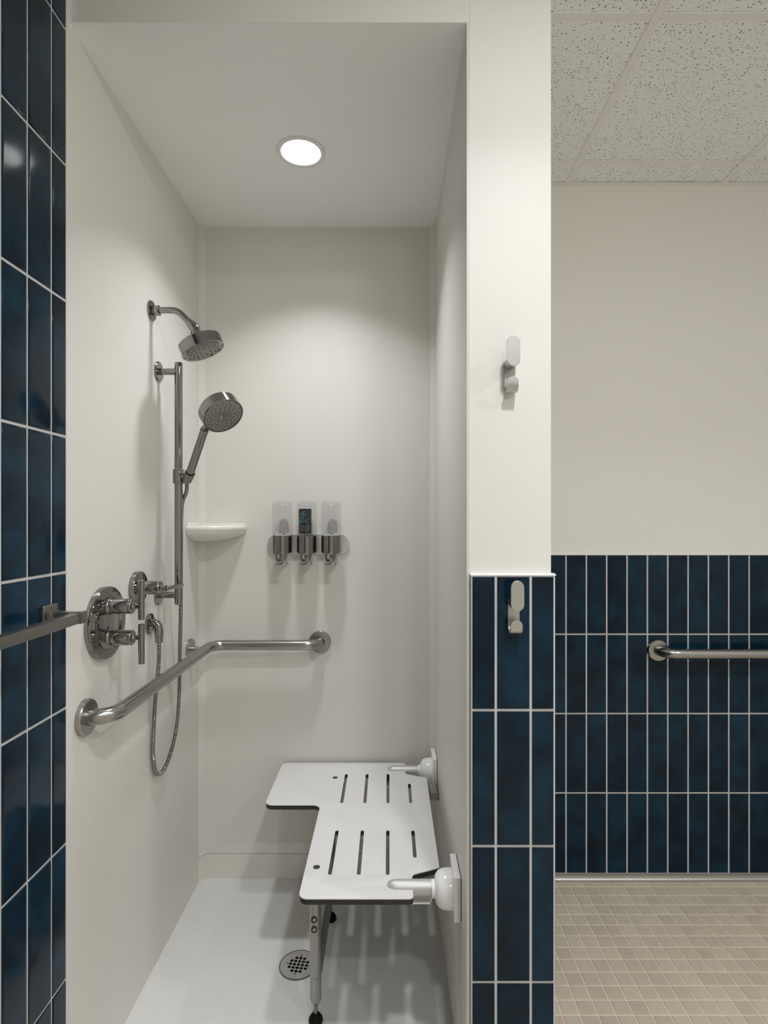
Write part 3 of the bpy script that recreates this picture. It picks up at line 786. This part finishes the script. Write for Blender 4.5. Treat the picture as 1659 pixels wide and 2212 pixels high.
# ------------------------------------------------------------------ soap dispenser
t = thing('soap_dispenser', 'triple wall soap dispenser with clear bottles and steel chambers', 'soap dispenser', (-0.311, YB, 1.30))
DYc = 2.145
plp = round_poly([(-0.4714, 1.2660, 0.038), (-0.1530, 1.2660, 0.038), (-0.1530, 1.3425, 0.038), (-0.4714, 1.3425, 0.038)], 12)
bmp = prism(bmesh.new(), plp, YB - 0.0090, 'XZ', YB - 0.0002)
obj('back_plate', bmp, M['plate'], t)
R = 0.0372
for n, bx in enumerate((-0.4041, -0.3115, -0.2191)):
    # chamber: open shell whose lower edge sweeps down to a pouring nose at the front
    bm = bmesh.new(); seg = 56
    rows = []
    ztop = 1.3350
    def low(an):
        # an = 0 at the front (towards -Y)
        d = abs(an)
        s = min(1.0, max(0.0, (d - 0.40) / 0.36)); s = s*s*(3 - 2*s)
        return 1.2435 + 0.0008*d + (1.2740 - 1.2435) * s
    for j in range(9):
        row = []
        for i in range(seg):
            an = 2*PI*i/seg - PI
            zlow = low(an); f_ = j / 8
            z = ztop + (zlow - ztop) * f_
            rr_ = R
            row.append(bm.verts.new((bx + rr_ * math.sin(an), DYc - rr_ * math.cos(an), z)))
        rows.append(row)
    for A, B in zip(rows[:-1], rows[1:]):
        for i in range(seg): bm.faces.new((A[i], A[(i+1) % seg], B[(i+1) % seg], B[i]))
    cl = bm.verts.new((bx, DYc, 1.2760))
    for i in range(seg): bm.faces.new((rows[-1][(i+1) % seg], rows[-1][i], cl))
    cu = bm.verts.new((bx, DYc, ztop))
    for i in range(seg): bm.faces.new((rows[0][i], rows[0][(i+1) % seg], cu))
    ch = obj('chamber', bm, M['chamber'], t, angle=50)
    obj('rim', newlathe([(R - 0.003, 0.0), (R + 0.0004, 0.0), (R + 0.0004, 0.0018), (R - 0.003, 0.0018)], (bx, DYc, ztop), (0, 0, 1), 48), M['steel'], ch)
    bt = bmesh.new()
    lathe(bt, [(1.0, -0.003), (1.0, 0.0006), (0.93, 0.0012), (0.6, -0.0003), (0.0, -0.0012)], (0, 0, 0), (0, -1, 0), 32)
    for v in bt.verts: v.co = Vector((bx + v.co.x * 0.0112, DYc - R - 0.0002 + v.co.y * 0.6, 1.2625 + v.co.z * 0.0145))
    obj('button', bt, M['steel'], ch)
    lv = bmesh.new()
    sweep(lv, [(bx - 0.0215, DYc - 0.020, 1.2345), (bx - 0.012, DYc - 0.026, 1.2335), (bx + 0.012, DYc - 0.026, 1.2335), (bx + 0.0215, DYc - 0.020, 1.2345)], 0.0040, 12)
    rod(lv, (bx + 0.003, DYc - 0.024, 1.2335), (bx + 0.003, DYc - 0.020, 1.262), 0.0035, 12)
    obj('lever', lv, M['steel'], ch)
    # neck of the bottle in its collar, then the clear bottle
    zb0, zb1 = 1.3368, 1.4680
    rb = 0.0372
    prof = [(rb - 0.002, zb0), (rb, zb0 + 0.002), (rb, zb1 - 0.0135), (rb - 0.0006, zb1 - 0.012), (rb - 0.0020, zb1 - 0.006), (rb - 0.0065, zb1 - 0.0012), (rb - 0.011, zb1), (0, zb1)]
    bo = obj('bottle', newlathe([(r, z - zb0) for r, z in prof], (bx, DYc, zb0), (0, 0, 1), 48), M['clear'], t)
    obj('lid_seam', newlathe([(rb + 0.0002, zb1 - 0.0142 - zb0), (rb + 0.0006, zb1 - 0.0136 - zb0), (rb + 0.0002, zb1 - 0.0130 - zb0), (rb - 0.001, zb1 - 0.0136 - zb0), (rb + 0.0002, zb1 - 0.0142 - zb0)], (bx, DYc, zb0), (0, 0, 1), 48), M['lilac'], bo)
    obj('shade_arch', newlathe([(0.0, 0.066), (0.006, 0.0645), (0.0110, 0.060), (0.0150, 0.052), (0.0175, 0.038), (0.0185, 0.020), (0.0185, 0.002)], (bx + 0.004, DYc + 0.010, zb0), (0, 0, 1), 28), M['shade_tint'], bo)  # added dome stands in for the dark arch of wall shadow in the bottle
    obj('bottle_base', newlathe([(0.0, 0.0035), (0.030, 0.003), (0.0355, 0.0015), (0.0355, 0.0)], (bx, DYc, zb0), (0, 0, 1), 32), M['plug'], bo)
    if n != 1:
        # residue of gel on the bottom of the bottle
        rs = bmesh.new()
        lathe(rs, [(0.033, 0.001), (0.032, 0.0055), (0.024, 0.0085), (0.013, 0.0075)], (bx, DYc, zb0), (0, 0, 1), 24)
        for v in rs.verts: v.co.z += 0.0035 * math.sin(v.co.x * 260 + n * 2) * (1 if v.co.z > zb0 + 0.004 else 0)
        obj('gel_residue', rs, M['liquid'], bo)
    if n == 1:
        rl = rb - 0.0012
        def bend(x, z, out=0.0):
            an = (x) / rl
            return Vector((bx + (rl + out) * math.sin(an), DYc - (rl + out) * math.cos(an), z))
        lb = bmesh.new(); xa, xb_ = -0.0300, 0.0230; za, zc_ = 1.3465, 1.4400
        nx = 16
        g = [[lb.verts.new(bend(xa + (xb_-xa)*i/nx, z, o_)) for i in range(nx+1)] for z, o_ in ((za, 0), (zc_, 0), (zc_, -0.0004), (za, -0.0004))]
        for A, B in zip(g, g[1:] + g[:1]):
            for i in range(nx): lb.faces.new((A[i], A[i+1], B[i+1], B[i]))
        lo_ = obj('label_sheet', lb, M['label_black'], bo, angle=50)
        lo_['label'] = 'black label with cyan droplets and lettering'
        def put_text(body, size, x, z, mat, name):
            tb = text_bm(body, size)
            for v in tb.verts: v.co = bend(x + v.co.x, z + v.co.y, 0.0003)
            return obj(name, tb, mat, bo, smooth=False)
        def ribbon2(pts, wdt, name, mat):
            rbm = bmesh.new(); n_ = len(pts); A = []; B = []
            for i in range(n_):
                a = Vector(pts[i-1]); c = Vector(pts[(i+1) % n_]); d = (c - a).normalized(); nrm = Vector((-d.y, d.x))
                p = Vector(pts[i])
                q1 = p + nrm * wdt/2; q2 = p - nrm * wdt/2
                A.append(rbm.verts.new(bend(q1.x, q1.y, 0.0003))); B.append(rbm.verts.new(bend(q2.x, q2.y, 0.0003)))
            for i in range(n_):
                j = (i+1) % n_
                rbm.faces.new((A[i], A[j], B[j], B[i]))
            return obj(name, rbm, mat, bo, smooth=False)
        def drop(cx_, cy_, wd, ht, lean=0.0):
            pts = []
            for k in range(40):
                a = 2*PI*k/40
                yy = -math.cos(a); xx = math.sin(a) * math.sin(a/2) ** 1.2 if False else math.sin(a) * ((1 - yy) / 2) ** 0.75
                pts.append((cx_ + xx * wd * 0.62 + lean * (yy + 1), cy_ + yy * ht / 2))
            return pts
        ribbon2(drop(-0.0125, 1.4180, 0.0172, 0.0215, 0.0008), 0.0013, 'droplet_outline', M['ink_cyan'])
        ribbon2(drop(-0.0044, 1.4240, 0.0125, 0.0170, 0.0001), 0.0013, 'droplet_outline', M['ink_cyan'])
        def bars(rects, mat, name):
            rbm = bmesh.new()
            for x0_, x1_, z0_, z1_ in rects:
                q = [rbm.verts.new(bend(x, z, 0.0003)) for x, z in ((x0_, z0_), (x1_, z0_), (x1_, z1_), (x0_, z1_))]
                rbm.faces.new(q)
            return obj(name, rbm, mat, bo, smooth=False)
        bars([(-0.0270 + 0.0047*k, -0.0270 + 0.0047*(k+1), 1.4016, 1.4024) for k in range(10)], M['ink_grey'], 'rule_line')
        put_text('body wash', 0.0078, -0.0283, 1.3918, M['ink_cyan'], 'lettering')
        put_text('gel', 0.0068, -0.0270, 1.3845, M['ink_cyan'], 'lettering')
        rc = []
        for r_, words in enumerate(((9, 5, 7), (6, 11, 3), (7, 4, 8), (5, 10, 3))):
            x = -0.0205
            for wd in words:
                for k in range(wd):
                    if x < 0.0195: rc.append((x, x + 0.0010, 1.3745 - r_*0.0054, 1.3745 - r_*0.0054 + random.uniform(0.0016, 0.0026)))
                    x += 0.00165
                x += 0.0018
        o = bars(rc, M['ink_grey'], 'fine_print'); o['kind'] = 'stuff'

# ------------------------------------------------------------------ fold-down seat
SZ = 0.462; YC = 1.796
t = thing('shower_bench', 'white L-shaped folding shower seat with black edges and slots', 'shower seat', (-0.204, 1.62, 0.0040))
half = [(-0.226, 1.4055, 0.022), (0.0605, 1.4055, 0.010), (0.0605, 1.4390, 0.002), (0.0120, 1.4390, 0.012), (-0.0085, 1.4585, 0.010), (0.0120, 1.4780, 0.012), (0.0605, 1.4780, 0.002), (0.0605, 1.5000, 0.016), (0.136, 1.5310, 0.006)]
far = [(x, 2*YC - y, r) for x, y, r in half[1:]][::-1]
outl = round_poly(half + far + [(-0.410, 2*YC - 1.4055, 0.026), (-0.410, 1.8655, 0.026), (-0.226, 1.8655, 0.026)], 8)
holes = []
for x in (-0.157, -0.0805, -0.0038, 0.0718):
    a0, a1 = (1.500, 1.714) if x < 0.05 else (1.576, 1.714)
    for y0_, y1_ in ((a0, a1), (2*YC - a1, 2*YC - a0)):
        hw = 0.0050
        holes.append(round_poly([(x - hw, y0_, 0.0045), (x + hw, y0_, 0.0045), (x + hw, y1_, 0.0045), (x - hw, y1_, 0.0045)], 4))
seat = obj('seat_board', flat_with_holes(outl, holes, SZ - 0.0175, SZ - 0.0010, 0.0035), M['seat_core'], t, angle=40)
obj('white_surface', flat_with_holes(outl, holes, SZ - 0.0030, SZ, 0.0006), M['seat_white'], seat, angle=30)
for y in (1.5325, 2.062):
    obj('screw_cap', newlathe([(0.0, 0.0), (0.0095, 0.0), (0.0095, 0.0003), (0.0088, 0.0007), (0.0, 0.0008)], (-0.196, y, SZ - 0.0002), (0, 0, 1), 24), M['plug'], seat)
for ya, yp in ((1.4585, 1.4430), (2.1335, 2.1300)):
    AZ = SZ - 0.0075
    ra = 0.0196
    tip = [(0.0, -0.0070), (0.0075, -0.0060), (0.0130, -0.0025), (0.0170, 0.0040), (0.0190, 0.012), (ra, 0.020), (ra, 0.116)]
    arm = obj('arm_tube', newlathe(tip, (0, ya, AZ), (1, 0, 0), 36), M['alu'], t)
    sg = 1 if ya < YC else -1
    y0_, y1_ = sorted((ya - sg * 0.020, ya + sg * 0.068))
    br = newbox((-0.055, y0_, AZ - 0.0300), (0.105, y1_, AZ - 0.0265), 0.0008, 1)  # broad plate added to block lamp light through the notch
    prism(br, [(-0.010, AZ - 0.015), (0.110, AZ - 0.015), (0.110, AZ - 0.034), (0.055, AZ - 0.042), (-0.010, AZ - 0.034)], ya + 0.004, 'XZ', ya - 0.004)
    obj('gusset_light_block', br, M['alu'], arm, smooth=False)
    mt = obj('wall_mount', newbox((XR - 0.0175, yp - 0.0520, 0.4115), (XR - 0.0012, yp + 0.0520, 0.5215), 0.0022, 3), M['abs_white'], t)
    obj('gasket', newbox((XR - 0.0014, yp - 0.0510, 0.4125), (XR - 0.00005, yp + 0.0510, 0.5205)), M['rubber'], mt, smooth=False)
    obj('hinge_cover', newlathe([(0.0185, 0.108), (0.0215, 0.1085), (0.0218, 0.116), (0.0225, 0.1165), (0.0330, 0.1195), (0.0410, 0.1265), (0.0455, 0.1360), (0.0470, 0.1480), (0.0470, 0.1605)], (0, ya * 0.75 + yp * 0.25, AZ), (1, 0, 0), 44), M['abs_white'], mt)
ck = newbox((0.145, 2.012, 0.4035), (XR - 0.0002, 2.0140, 0.4310), 0.0008, 1)
box(ck, (0.145, 2.012, 0.4035), (0.1475, 2.076, 0.4310), 0.0008, 1)
box(ck, (XR - 0.0030, 2.012, 0.4035), (XR - 0.0002, 2.076, 0.4310), 0.0008, 1)
obj('stop_bracket', ck, M['steel_dark'], t)
LX, LY0, LY1 = -0.2040, 1.568, 1.985
pth = fillet_path([((LX, LY0, SZ - 0.017), 0), ((LX, LY0, 0.130), 0.030), ((LX, LY1, 0.130), 0.030), ((LX, LY1, SZ - 0.017), 0)], 10)
fr = obj('leg_frame', newsweep(pth, 0.0158, 28), M['leg'], t)
for z in (0.306, 0.279):
    o = obj('socket_screw', newlathe([(0.0088, 0.0), (0.0088, 0.0022), (0.0066, 0.0022), (0.0062, 0.0006), (0.0, 0.0004)], (LX - 0.001, LY0 - 0.0150, z), (0, -1, 0), 24), M['plug'], fr)
    obj('screw_head', newlathe([(0.0050, 0.0), (0.0050, 0.0014), (0.0030, 0.0022), (0.0016, 0.0022), (0.0012, 0.001), (0, 0.001)], (LX - 0.001, LY0 - 0.0152, z), (0, -1, 0), 18), M['steel'], o) if False else None
    obj('screw_head', newlathe([(0.0048, 0.0), (0.0048, 0.0016), (0.0030, 0.0024), (0.0, 0.0024)], (LX - 0.001, LY0 - 0.0152, z), (0, -1, 0), 18), M['steel'], fr)
for y in (LY0 + 0.010, LY1 - 0.004):
    ft = obj('foot_tube', newlathe([(0.0, 0.0), (0.0155, 0.0), (0.0155, 0.070), (0.0140, 0.078), (0.0070, 0.088), (0.0, 0.088)], (LX, y, 0.142), (0, 0, -1), 28), M['leg'], t)
    obj('threaded_rod', newrod((LX, y, 0.062), (LX, y, 0.022), 0.0050, 16), M['steel_dark'], ft)
    obj('rubber_foot', newlathe([(0.0, 0.0), (0.0190, 0.0), (0.0198, 0.004), (0.0185, 0.011), (0.0130, 0.019), (0.0075, 0.0225), (0.0, 0.0230)], (LX, y, 0.0041), (0, 0, 1), 28), M['rubber'], ft)

# ------------------------------------------------------------------ robe hooks
def robe_hook(xc, y0_, zk, label):
    t = thing('robe_hook', label, 'robe hook', (xc, y0_, zk))
    r = 0.0142
    kp = obj('knob_post', newlathe([(r - 0.0012, 0.0), (r - 0.0012, 0.036), (0.0, 0.036)], (xc, y0_ - 0.0035, zk), (0, -1, 0), 32), M['hook'], t)
    st = []
    for k in range(17):
        a = PI * k / 16; st.append((xc + 0.0143 * math.cos(a), zk + 0.0385 + 0.0143 * math.sin(a)))
    for k in range(17):
        a = PI + PI * k / 16; st.append((xc + 0.0143 * math.cos(a), zk + 0.0143 * math.sin(a)))
    pb = prism(bmesh.new(), st, y0_ - 0.0425, 'XZ', y0_ - 0.0365)
    es = [e for e in pb.edges if abs(e.verts[0].co.y - e.verts[1].co.y) < 1e-6]
    bmesh.ops.bevel(pb, geom=es, offset=0.0007, segments=1, profile=0.5, affect='EDGES')
    obj('knob_face', pb, M['hook'], t, angle=20)
    # strap bent into a J, the end of the flap rounded
    zb_ = zk - 0.0665
    path = [(y0_ - 0.0018, zk + 0.006), (y0_ - 0.0018, zk - 0.02), (y0_ - 0.0018, zb_ + 0.0158)]
    for k in range(1, 13):
        a = PI * k / 12
        path.append((y0_ - 0.0018 - 0.0152 * (1 - math.cos(a)), zb_ + 0.0158 - 0.0158 * math.sin(a)))
    ye, ze = path[-1]
    hws = [0.0129] * len(path)
    for k in range(1, 9):
        f_ = k / 8; path.append((ye, ze + 0.0030 + 0.0129 * math.sin(f_ * PI/2) )); hws.append(0.0129 * math.cos(f_ * PI/2) + 0.0002)
    bm = bmesh.new(); th = 0.0015
    rings = []
    for i, (y, z) in enumerate(path):
        a = Vector(path[max(0, i-1)]); b = Vector(path[min(len(path)-1, i+1)]); d = (b - a).normalized(); nr = Vector((-d.y, d.x))
        hw = hws[i]
        rings.append([bm.verts.new((xc + sx*hw, y + nr.x*sn*th, z + nr.y*sn*th)) for sx, sn in ((-1,-1),(1,-1),(1,1),(-1,1))])
    for A, B in zip(rings[:-1], rings[1:]):
        for i in range(4): bm.faces.new((A[i], A[(i+1)%4], B[(i+1)%4], B[i]))
    bm.faces.new(rings[0]); bm.faces.new(rings[-1])
    obj('strap', bm, M['hook'], t, angle=40)
robe_hook(0.2765, YF - 0.0002, 1.7565, 'brushed steel double robe hook on the off-white painted wall')
robe_hook(0.2815, 1.2838, 1.2145, 'brushed steel double robe hook on the blue tiled partition')
